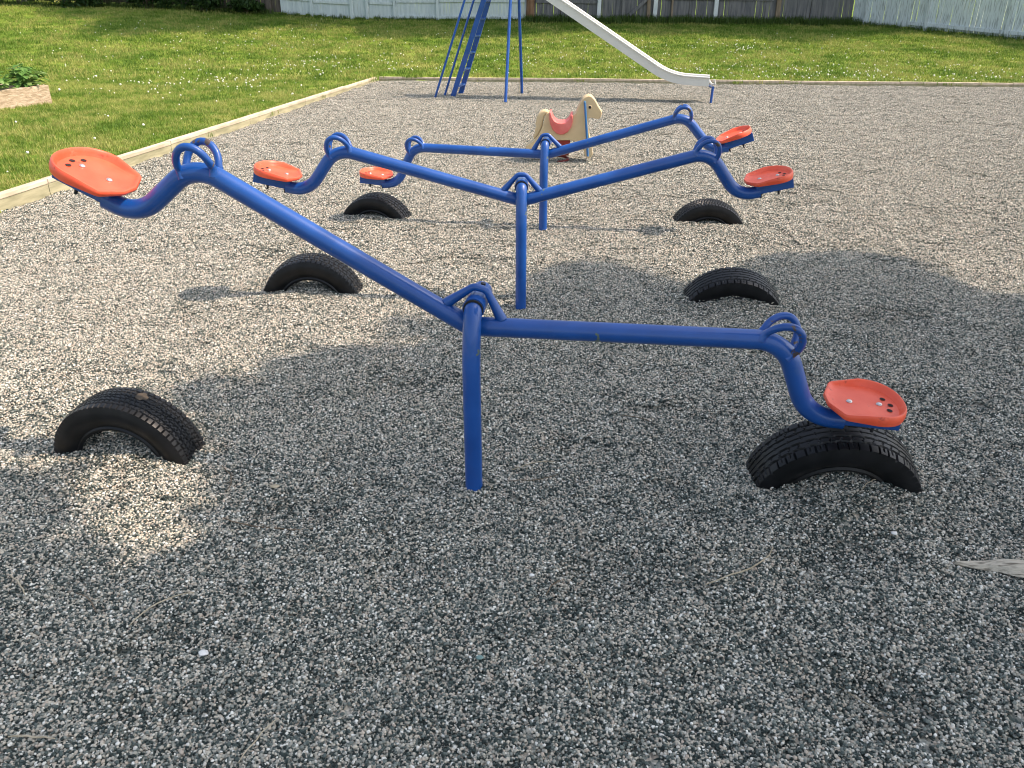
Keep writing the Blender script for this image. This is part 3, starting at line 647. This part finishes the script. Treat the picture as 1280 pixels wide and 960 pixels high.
TY = [(-1.492, 2.745, -.04, -9, 0, 'half buried tyre with zigzag tread and a mud patch, left of the near seesaw'),
      (1.165, 2.515, -.045, -6, 1, 'half buried tyre directly beneath the lowered seat of the near seesaw'),
      (-1.195, 4.64, -.085, -2, 2, 'half buried tyre partly behind the near seesaw beam on the left'),
      (1.275, 4.475, -.11, -5, 1, 'half buried tyre in tree shade to the right of the middle seesaw post'),
      (-1.085, 6.47, -.12, -15, 2, 'half buried tyre beneath the low left seat of the farthest seesaw'),
      (1.53, 6.27, -.125, -3, 0, 'half buried tyre in full sun below the right end of the middle seesaw')]
for i, (x, y, z, rz, k, lb) in enumerate(TY):
    o = bpy.data.objects.new('tyre', tm[k]); COL.objects.link(o); o.location = (x, y, z); o.rotation_euler = (R([3, 14, 3, 15, 6, 6][i]), R([3, -4, 6, 2, -5, 9][i]), R(rz))
    if i == 0: o.scale = (.93, .93, .93)
    tag(o, lb, 'tyre', 'half buried tyres under the seesaw seats')
    if i == 0:
        q = MB(); N_ = 14; vs = [(0, 0, 0)]
        for k2 in range(N_):
            a = 6.283 * k2 / N_; rr = random.uniform(.6, 1); an = R(75) - rr * .03 * math.cos(a) / .305; wv = .03 + .03 * rr * math.sin(a); vs.append((.3065 * math.cos(an), wv, .3065 * math.sin(an)))
        vs[0] = (.3085 * math.cos(R(75)), .03, .3085 * math.sin(R(75))); q.add(vs, [(0, 1 + k2, 1 + (k2 + 1) % N_) for k2 in range(N_)]); q.build('mud_patch', M_mud, o)

# ------------------------------------------------------------------ seesaws
def seat_mesh():
    # tractor-pan outline: flat front edge towards the pivot (-x), round back (+x)
    out = fillet([(.005, -.166, 0), (-.108, -.146, 0), (-.148, -.040, 0), (-.148, .040, 0), (-.108, .146, 0), (.005, .166, 0)], [.026, .05, .05, .026], 5)
    out = [Vector(p) for p in out]
    N_ = 26
    for k in range(1, N_):
        a = math.pi / 2 - math.pi * k / N_; ca = math.cos(a); out.append(Vector((.005 + .125 * abs(ca) ** .85, .166 * (abs(math.sin(a)) ** .9) * (1 if math.sin(a) > 0 else -1), 0)))
    out = [p * .88 for p in out]; c0 = Vector((0, 0, 0)); n = len(out)
    rings = []
    def rim(p):   # rim height: nothing at the front edge, full at the back
        s = max(0, min(1, (p.x + .14) / .15)); return .006 + .019 * s * s * (3 - 2 * s)
    for f, zf in [(.15, 0), (.45, 0), (.70, .02), (.85, .10), (.91, .55), (.945, .93), (.975, 1.02), (.995, 1.0)]:
        rings.append([Vector((p.x * f, p.y * f, rim(p) * zf)) for p in out])
    rings.append([Vector((p.x * 1.015, p.y * 1.015, rim(p) * .93 - .003)) for p in out])
    rings.append([Vector((p.x * 1.02, p.y * 1.02, rim(p) * .4 - .006)) for p in out])
    rings.append([Vector((p.x * .99, p.y * .99, -.010)) for p in out])
    rings.append([Vector((p.x * .7, p.y * .7, -.010)) for p in out])
    vs = [c0] + [v for r_ in rings for v in r_] + [Vector((0, 0, -.010))]
    fs = [(0, 1 + k, 1 + (k + 1) % n) for k in range(n)]
    for i in range(len(rings) - 1):
        for k in range(n): fs.append((1 + i * n + k, 1 + (i + 1) * n + k, 1 + (i + 1) * n + (k + 1) % n, 1 + i * n + (k + 1) % n))
    l = len(vs) - 1; b = 1 + (len(rings) - 1) * n; fs += [(l, b + (k + 1) % n, b + k) for k in range(n)]
    mb = MB(); mb.add(vs, fs, 0)
    for (x, y) in [(.078, 0), (.064, -.042), (.064, .042)]:  # dark discs laid on the pan where the holes are, no real openings
        N2 = 14; hv = [(x + .0085 * math.cos(6.283 * k / N2), y + .0115 * math.sin(6.283 * k / N2), .0022) for k in range(N2)]; mb.add(hv, [tuple(range(N2))], 1)
    me = mb.mesh('seat', smooth=True)
    bm = bmesh.new(); bm.from_mesh(me); bmesh.ops.recalc_face_normals(bm, faces=bm.faces); bm.to_mesh(me); bm.free()
    me.materials.append(M_red); me.materials.append(M_holeshade); return me
SEAT = seat_mesh()
ZP, E_, AA, BB, CC, DD, GG, KK, DL = .655, .078, .995, .233, 1.192, .060, 1.345, .129, .121
def dome(mb, c, r, h, n=14):
    vs = []; fs = []
    for j in range(4):
        a = j / 4 * math.pi / 2
        for k in range(n): vs.append(Vector(c) + Vector((r * math.cos(a) * math.cos(6.283 * k / n), r * math.cos(a) * math.sin(6.283 * k / n), h * math.sin(a))))
    vs.append(Vector(c) + Vector((0, 0, h))); 
    for j in range(3):
        for k in range(n): fs.append((j * n + k, j * n + (k + 1) % n, (j + 1) * n + (k + 1) % n, (j + 1) * n + k))
    fs += [(3 * n + k, 3 * n + (k + 1) % n, 4 * n) for k in range(n)]; mb.add(vs, fs)
def seesaw(bx, by, tilt, yaw, dz, slope, label, seatlabs, mound=0):
    root = empty('seesaw', (bx, by, 0), yaw); tag(root, label, 'seesaw', 'seesaws in a row on the gravel')
    zp = ZP + dz; RT = .034
    # post: rises from the gravel and bends back into the pivot axle
    mb = MB(); mb.tube(fillet([(0, 0, -.25), (0, 0, zp), (0, DL - .045, zp)], [.058], 10) if False else
                       [(0, -.0, -.25), (0, -.0, .1), (0, 0, zp - .26)] + [(0, .075 * (1 - math.cos(a)) , zp - .26 + .26 * math.sin(a)) for a in [R(t) for t in range(8, 91, 6)]] + [(0, .10, zp)], .0305, 20)
    mb.build('post', M_blue, root, smooth=True)
    tf = Matrix.Translation((0, DL, zp)) @ Matrix.Rotation(tilt, 4, 'Y')
    def W(p): return tf @ Vector(p)
    mb = MB(); mb.tube([W((0, -.058, 0)), W((0, .125, 0))], .037, 24); mb.build('pivot_sleeve', M_blue, root, smooth=True)
    mb = MB(); mb.tube([W((0, -.064, 0)), W((0, -.058, 0))], .0335, 24); mb.build('bushing', M_dark, root, smooth=True)
    mb = MB(); mb.tube([W((0, .085, .034)), W((0, .085, .046))], .009, 8); mb.build('bolt', M_dark, root)
    def zz(x, z): return z - E_ + slope * abs(x)
    s12 = math.tan(R(12)) + slope
    L_ = (CC - .012, DD - .030)
    arm = []
    for s in (-1, 1):
        H = (s * (AA + .013), 0, zz(AA, BB + .030)); Lw = (s * L_[0], 0, zz(L_[0], L_[1])); En = (s * (GG - .045), 0, zz(GG, L_[1]) + (GG - .045 - L_[0]) * math.tan(R(12)))
        arm.append((H, Lw, En))
    pts = fillet([arm[0][2], arm[0][1], arm[0][0], (0, 0, -E_ - .008), arm[1][0], arm[1][1], arm[1][2]], [.135, .135, .10, .135, .135], 10)
    mb = MB(); mb.tube([W(p) for p in pts], RT * .98, 20); mb.build('beam', M_blue, root, smooth=True)
    # bent brace rod over the sleeve
    mb = MB(); sl_ = (BB + .03) / AA + slope
    br = fillet([(-.098, 0, -E_ + .098 * sl_ + .022), (-.022, 0, .056), (.022, 0, .056), (.098, 0, -E_ + .098 * sl_ + .022)], [.03, .03], 6)
    mb.tube([W(p) for p in br], [.019] + [.0125] * (len(br) - 2) + [.019], 12); mb.build('brace', M_blue, root, smooth=True)
    for i, s in enumerate((-1, 1)):
        H, Lw, En = arm[i]
        # two handle loops at the hump, flaring sideways
        hx = s * (AA - .012); hz = zz(AA, BB) + .004
        ang = R(-20) * s
        for sy in (-1, 1):
            lo = []
            for k in range(21):
                a = math.pi * (-.12 + 1.24 * k / 20); lx_ = -.058 * math.cos(a); lz_ = .075 * math.sin(a) + .020
                yy = sy * (.020 + .034 * max(0, math.sin(a)) ** .7)
                dx = lx_ * math.cos(ang) - lz_ * math.sin(ang) * -1; dz_ = lz_ * math.cos(ang) - lx_ * math.sin(ang) * -1
                dx = lx_ * math.cos(-ang) - lz_ * math.sin(-ang) * -1; dz_ = -lx_ * math.sin(-ang) + lz_ * math.cos(-ang)
                lo.append(W((hx + dx, yy, hz + dz_)))
            mb = MB(); mb.tube(lo, [.0168, .0145] + [.0125] * 17 + [.0145, .0168], 12); mb.build('handle', M_bluew, root, smooth=True)
        # flat mount under the seat, the seat pan and its bolts
        st = R(12) + math.atan(slope) * 0
        sc = W((s * GG, 0, zz(GG, KK) + .006)); rot = tf.to_3x3() @ Matrix.Rotation(-s * st, 3, 'Y')
        mb = MB(); mb.box(sc + rot @ Vector((s * .018, 0, -.047)), (.20, .056, .060), rot); mb.build('seat_mount', M_blue, root, bevel=.004)
        so = bpy.data.objects.new('seat', SEAT); COL.objects.link(so); so.parent = root
        rr = rot.to_4x4() @ (Matrix.Rotation(math.pi, 4, 'Z') if s < 0 else Matrix.Identity(4)); so.matrix_local = Matrix.Translation(sc) @ rr
        if seatlabs[i]: so['label'] = seatlabs[i]
        for bx_ in (-.055, .042):
            mb = MB(); dome(mb, (bx_, 0, .001), .0105, .006); b = mb.build('bolt', M_bolt, so, smooth=True)
            mb = MB(); mb.tube([(bx_, 0, -.070), (bx_, 0, -.104)], .006, 8); mb.tube([(bx_, 0, -.074), (bx_, 0, -.086)], .011, 6); mb.build('bolt_end', M_dark, so)
    return root
seesaw(-.136, 2.454, R(15.0), R(-7.3), .013, 0, 'nearest blue seesaw tilted steeply with its left seat raised high', ['red seat raised high at the left', 'red seat resting low above the tyre'])
seesaw(.050, 4.351, R(.3), R(-1.4), .013, 0, 'middle blue seesaw balanced level with both seats in the air', [None, None])
seesaw(.233, 6.024, R(-7.5), R(-8.6), -.026, -.111, 'farthest blue seesaw in front of the spring horse, left seat down', [None, None])

# ------------------------------------------------------------------ spring horse
hs = empty('spring_horse', (.55, 8.85, 0), R(-4)); tag(hs, 'beige spring rider shaped like a horse with pink saddle', 'spring rider')
def hp(X, Y_): return ((X - 425) / 1133, 0, (888 - Y_) / 1133)
OUT = [(700, 112), (672, 122), (650, 133), (628, 158), (605, 200), (578, 255), (560, 300), (540, 322), (525, 325), (520, 380), (505, 440), (470, 500), (435, 528), (400, 538), (360, 530), (320, 505), (285, 460), (262, 400), (252, 350), (248, 300),
       (238, 300), (212, 318), (195, 350), (185, 400), (172, 450), (150, 505), (118, 565), (75, 615), (10, 665), (-28, 690), (-22, 722), (20, 730), (60, 718), (110, 690), (160, 645), (215, 618), (280, 612), (400, 614), (500, 612), (560, 622), (600, 632), (640, 668), (662, 720), (680, 780), (696, 808), (722, 822), (752, 812), (772, 778), (768, 700), (752, 640), (728, 560), (712, 480), (700, 410), (704, 362), (735, 352), (790, 362), (832, 366), (850, 345), (864, 300), (846, 268), (812, 222), (792, 185), (766, 150), (735, 120)]
def slab(outl, th, name, m, parent, y0=0, bev=.018, conv=hp):
    bm = bmesh.new(); vs = [bm.verts.new(Vector(conv(*p)) + Vector((0, y0 - th / 2, 0))) for p in outl]; f = bm.faces.new(vs)
    r_ = bmesh.ops.extrude_face_region(bm, geom=[f]); nv = [g for g in r_['geom'] if isinstance(g, bmesh.types.BMVert)]
    bmesh.ops.translate(bm, verts=nv, vec=(0, th, 0)); bmesh.ops.recalc_face_normals(bm, faces=bm.faces)
    es = [e for e in bm.edges if abs(e.verts[0].co.y - e.verts[1].co.y) < 1e-5]
    bmesh.ops.bevel(bm, geom=es, offset=bev, segments=3, profile=.5, affect='EDGES', clamp_overlap=True)
    for f in bm.faces: f.smooth = len(f.verts) < 6
    me = bpy.data.meshes.new(name); bm.to_mesh(me); bm.free(); return link(name, me, m, parent)
body = slab(OUT, .235, 'body', M_horse, hs, bev=.03)
TAIL = [(240, 312), (222, 288), (190, 281), (150, 294), (118, 325), (96, 355), (92, 400), (82, 432), (94, 470), (76, 512), (82, 542), (58, 580), (72, 612), (100, 590), (128, 545), (150, 500), (168, 450), (178, 400), (190, 350), (212, 322)]
slab(TAIL, .15, 'tail', M_horse, hs, bev=.02)
SAD = [(250, 296), (268, 300), (278, 340), (305, 385), (345, 408), (390, 416), (440, 408), (478, 375), (495, 330), (505, 320), (524, 326), (524, 400), (508, 460), (470, 515), (420, 542), (380, 545), (335, 530), (290, 488), (262, 430), (250, 370)]
slab(SAD, .30, 'saddle', M_pink, hs, bev=.012)
for sy in (-1, 1):
    q = MB(); q.tube(fillet([Vector(hp(655, 178)) + Vector((0, sy * .05, 0)), Vector(hp(658, 182)) + Vector((0, sy * .140, 0)), Vector(hp(690, 500)) + Vector((0, sy * .142, 0)), Vector(hp(715, 790)) + Vector((0, sy * .140, 0))], [.01, .3], 4), .0125, 10); q.build('side_rod', M_rod, hs, smooth=True)
    q = MB(); dome(q, (0, 0, 0), .021, .004); e1 = q.build('eye_white', M_horse, hs, smooth=True); q = MB(); dome(q, (0, 0, .003), .015, .005); e2 = q.build('eye', M_dark, hs, smooth=True)
    for e in (e1, e2): e.location = Vector(hp(720, 236)) + Vector((0, sy * .1185, 0)); e.rotation_euler = (R(90) if sy < 0 else R(-90), 0, 0)
q = MB(); q.tube([Vector(hp(690, 250)) + Vector((0, -.16, 0)), Vector(hp(690, 250)) + Vector((0, .16, 0))], .013, 10)
q = MB(); q.box(hp(418, 650), (.15, .13, .072)); q.build('bracket', M_redbox, hs, bevel=.004)
q = MB(); cp = []
for k in range(80):
    a = 6.283 * k / 80 * 3.6; cp.append((-.005 + .058 * math.cos(a), .058 * math.sin(a), -.03 + .225 * k / 80))
q.tube(cp, .0125, 8); q.build('spring', M_spring, hs, smooth=True)

# ------------------------------------------------------------------ slide
sr = empty('slide', (1.0, 14.5, 0)); tag(sr, 'tall playground slide with blue ladder and pale metal chute', 'slide')
O = Vector(sr.location)
PH = 2.0
T0 = Vector((-.14, 15.0, PH + .02)); F1 = Vector((3.26, 14.22, .285)); B1 = Vector((2.62, 14.36, .315))
# corner where the sloping bed meets the flat run-out, and the short flat start
path = fillet([T0 + Vector((-.28, .05, .0)), T0, B1, F1], [.5, 1.25], 12)
def chute(path, w, hs_, th):
    mb = MB(); n = len(path); rings = []
    for i, p in enumerate(path):
        p = Vector(p); t = (Vector(path[min(i + 1, n - 1)]) - Vector(path[max(i - 1, 0)])).normalized(); sd2 = Vector((t.y, -t.x, 0)).normalized(); up = sd2.cross(t) * 1
        if up.z < 0: up = -up
        pr2 = [(-w / 2 - .030, hs_ - .012), (-w / 2 - .030, hs_), (-w / 2 - .002, hs_ + .006), (-w / 2 + .016, hs_ - .004), (-w / 2 + .014, .02), (-w / 2 + .035, .004), (0, 0), (w / 2 - .035, .004), (w / 2 - .014, .02), (w / 2 - .016, hs_ - .004), (w / 2 + .002, hs_ + .006), (w / 2 + .030, hs_), (w / 2 + .030, hs_ - .012), (w / 2 + .006, hs_ - .014), (w / 2 + .006, -.012), (-w / 2 - .006, -.012), (-w / 2 - .006, hs_ - .014)]
        rings.append([p + sd2 * a + up * b for a, b in pr2])
    m = len(rings[0]); vs = [v for r_ in rings for v in r_]
    fs = [(i * m + k, i * m + (k + 1) % m, (i + 1) * m + (k + 1) % m, (i + 1) * m + k) for i in range(n - 1) for k in range(m)]
    fs += [tuple(range(m - 1, -1, -1)), tuple((n - 1) * m + k for k in range(m))]
    mb.add([v - O for v in vs], fs); return mb
cm = chute(path, .42, .13, .01).build('chute', M_chute, sr, smooth=True)
bm = bmesh.new(); bm.from_mesh(cm.data); bmesh.ops.recalc_face_normals(bm, faces=bm.faces); bm.to_mesh(cm.data); bm.free()
# rolled exit lip
q = MB(); q.tube([F1 + Vector((.03, -.21, .10)) - O, F1 + Vector((.055, -.21, .03)) - O, F1 + Vector((.06, .0, -.0)) - O, F1 + Vector((.055, .21, .03)) - O, F1 + Vector((.03, .21, .10)) - O], .016, 10); q.build('exit_lip', M_chute, sr, smooth=True)
q = MB()
q.tube([Vector((3.27, 14.04, -.2)) - O, Vector((3.29, 14.04, .26)) - O], .021, 12); q.tube([Vector((3.29, 14.02, .255)) - O, Vector((3.29, 14.42, .255)) - O], .022, 12)
q.build('foot_leg', M_blue, sr, smooth=True)
# ladder
def V3(a): return Vector(a) - O
l0, l1 = V3((-1.08, 14.97, -.1)), V3((-.30, 14.84, PH)); m0, m1 = V3((-.97, 15.49, -.1)), V3((-.24, 15.22, PH))
for a, b in ((l0, l1), (m0, m1)):
    q = MB(); dd = b - a; MM = dd.to_track_quat('X', 'Y').to_matrix(); q.box((a + b) / 2, (dd.length, .085, .035), MM); q.build('stringer', M_blue, sr, bevel=.005)
for k in range(7):
    f = .135 + k * .128
    q = MB(); A_ = l0.lerp(l1, f); B_ = m0.lerp(m1, f); dd = B_ - A_; q.box((A_ + B_) / 2, (dd.length, .09, .028), dd.to_track_quat('X', 'Z').to_matrix()); q.build('rung', M_blue, sr, bevel=.004)
for a, b, c_ in (((-1.38, 14.85, -.1), (-.78 + .0, 14.72, 1.55), (-.28, 14.60, 2.85)), ((-1.24, 15.23, -.1), (-.65, 15.23, 1.55), (-.22, 15.40, 2.85))):
    q = MB(); q.tube(fillet([V3(a), V3(b), V3(c_), V3((c_[0] + .55, c_[1], 2.75)), V3((c_[0] + .62, c_[1], PH + .12))], [1.5, .15, .1], 6), .019, 10); q.build('handrail', M_blue, sr, smooth=True)
for a, b in (((-.12, 14.15, -.2), (-.0, 14.82, PH)), ((.19, 15.62, -.2), (.10, 15.22, PH))):
    q = MB(); q.tube([V3(a), V3(b)], .026, 12); q.build('leg', M_blue, sr, smooth=True)
q = MB(); q.box(V3((-.14, 15.03, PH - .02)), (.52, .46, .04)); q.build('platform', M_blue, sr, bevel=.005)

# ------------------------------------------------------------------ bits lying on the gravel
def ground_z(x, y): return gz(x, y) + .0125
def curvy(x, y, x2, y2, r_, m, name, cat, label, bow=.15, lift=.006):
    o = empty(name, (x, y, ground_z(x, y))); tag(o, label, cat) if False else None
    d_ = Vector((x2 - x, y2 - y)); nn = Vector((-d_.y, d_.x)) * bow; pts = []
    for k in range(9):
        t_ = k / 8; px = d_.x * t_ + nn.x * 4 * t_ * (1 - t_) + random.uniform(-.002, .002); py = d_.y * t_ + nn.y * 4 * t_ * (1 - t_) + random.uniform(-.002, .002)
        pts.append((px, py, ground_z(x + px, y + py) - ground_z(x, y) + lift))
    bpy.data.objects.remove(o)
    mb = MB(); mb.tube(pts, [r_ * .6 * (.55 + .45 * math.sin(.4 + 2.4 * k / 8)) for k in range(9)], 7); ob = mb.build(name, m, smooth=True); ob.location = (x, y, ground_z(x, y)); tag(ob, label, cat); return ob
TW = [(-.972, 2.258, -.64, 2.19, .004, M_twig, 'long thin dark twig left of the near post', -.06),
      (.572, 1.904, .831, 2.097, .0042, M_straw, 'curved tan stem in front of the near right tyre', -.12),
      (1.20, 2.343, 1.33, 2.40, .003, M_straw, 'short pale bent stem just before the near right tyre', .15),
      (-1.291, 1.887, -1.19, 1.80, .003, M_twig, 'short dark twig at the lower left', .1),
      (-1.07, 1.74, -.93, 1.87, .0035, M_straw, 'grey wavy straw at the lower left', .18),
      (-1.53, 1.97, -1.43, 1.87, .004, M_straw, 'pale splinter at the left frame edge', .05),
      (-.118, 2.50, -.07, 2.43, .003, M_straw, 'short stem leaning at the foot of the near post', .05),
      (-.0, 2.56, .16, 2.60, .0032, M_straw, 'pale stick right of the near post', .08),
      (-.02, 2.49, .17, 2.52, .003, M_twig, 'dark stick right of the near post below the pale one', -.08),
      (-1.09, 2.60, -1.02, 2.43, .0032, M_twig, 'bent brown twig beside the near left tyre', .15),
      (-.63, 1.30, -.57, 1.42, .003, M_straw, 'pale straw near the bottom edge left of centre', .03),
      (.14, 1.62, .20, 1.48, .0025, M_straw, 'thin pale straw near the bottom centre', .1),
      (.83, 1.56, .93, 1.45, .0025, M_straw, 'thin pale straw in the lower right', .05),
      (-1.20, 1.372, -1.08, 1.36, .004, M_straw, 'yellowish straw at the lower left corner', .05),
      (1.33, 2.62, 1.50, 2.72, .003, M_twig, 'twig on the gravel to the right behind the near right tyre', .1),
      (.10, 1.86, .16, 1.95, .003, M_twig, 'small brown twig below the near post', .1),
      (.45, 3.0, .60, 2.93, .003, M_twig, 'small twig under the right arm of the near seesaw', .1)]
for a in TW: curvy(a[0], a[1], a[2], a[3], a[4], a[5], 'twig' if a[5] is M_twig else 'straw', 'twig' if a[5] is M_twig else 'straw', a[6], a[7])
def pebble(x, y, r_, m, label, name='pebble', flat=.5):
    bm = bmesh.new(); bmesh.ops.create_icosphere(bm, subdivisions=2, radius=r_)
    for v in bm.verts: v.co *= 1 + .3 * noise.noise(v.co / r_ * 1.2 + Vector((x * 9, y * 9, 0))); v.co.z *= flat; v.co.x *= 1.3
    me = bpy.data.meshes.new(name); bm.to_mesh(me); bm.free(); o = link(name, me, m, smooth=True); o.location = (x, y, ground_z(x, y) + r_ * .4); o.rotation_euler = (0, .2, random.uniform(0, 3)); tag(o, label, 'pebble')
pebble(1.237, 2.151, .010, M_pebw, 'bright white chip of stone in front of the near right tyre')
pebble(-.085, 1.622, .008, M_pebt, 'pale teal pebble below the near post near the bottom')
pebble(-.835, 1.657, .011, M_pebw, 'white flake at the lower left between thin pale straws', flat=.35)
pebble(-.842, 2.433, .013, M_straw, 'flat yellowish chip between the near left tyre and post', flat=.3)
pebble(.06, 1.96, .007, M_pebw, 'small white pebble below the near post')
# weathered plank at the right edge
o = Vector((1.375, 2.02, 0)); mb = MB(); vs = []; K = 14
for k in range(K + 1):
    t_ = k / K; c = Vector((.42 * t_, -.055 * t_ + .01 * math.sin(t_ * 5), 0)); w = .005 + .052 * min(1, t_ * 1.9) + .004 * random.uniform(-1, 1); h_ = .008 + .022 * min(1, t_ * 1.8)
    zz_ = gz(o.x + c.x, o.y + c.y) + .015
    for dy, dzz in ((-w, 0), (-w * .6, h_ * .8), (-.1 * w, h_), (.45 * w, h_ * .75), (.8 * w, 0), (0, -.012)): vs.append(Vector((c.x, c.y + dy, zz_ + dzz + random.uniform(-.0012, .0012))))
fs = [(k * 6 + j, k * 6 + (j + 1) % 6, (k + 1) * 6 + (j + 1) % 6, (k + 1) * 6 + j) for k in range(K) for j in range(6)] + [tuple(range(5, -1, -1)), tuple(K * 6 + j for j in range(6))]
mb.add(vs, fs); wo_ = mb.build('wood_splinter', M_drift); wo_.location = o; tag(wo_, 'bleached pointed piece of wood at the right edge', 'wood')
bm = bmesh.new(); bm.from_mesh(wo_.data); bmesh.ops.recalc_face_normals(bm, faces=bm.faces); bm.to_mesh(wo_.data); bm.free()
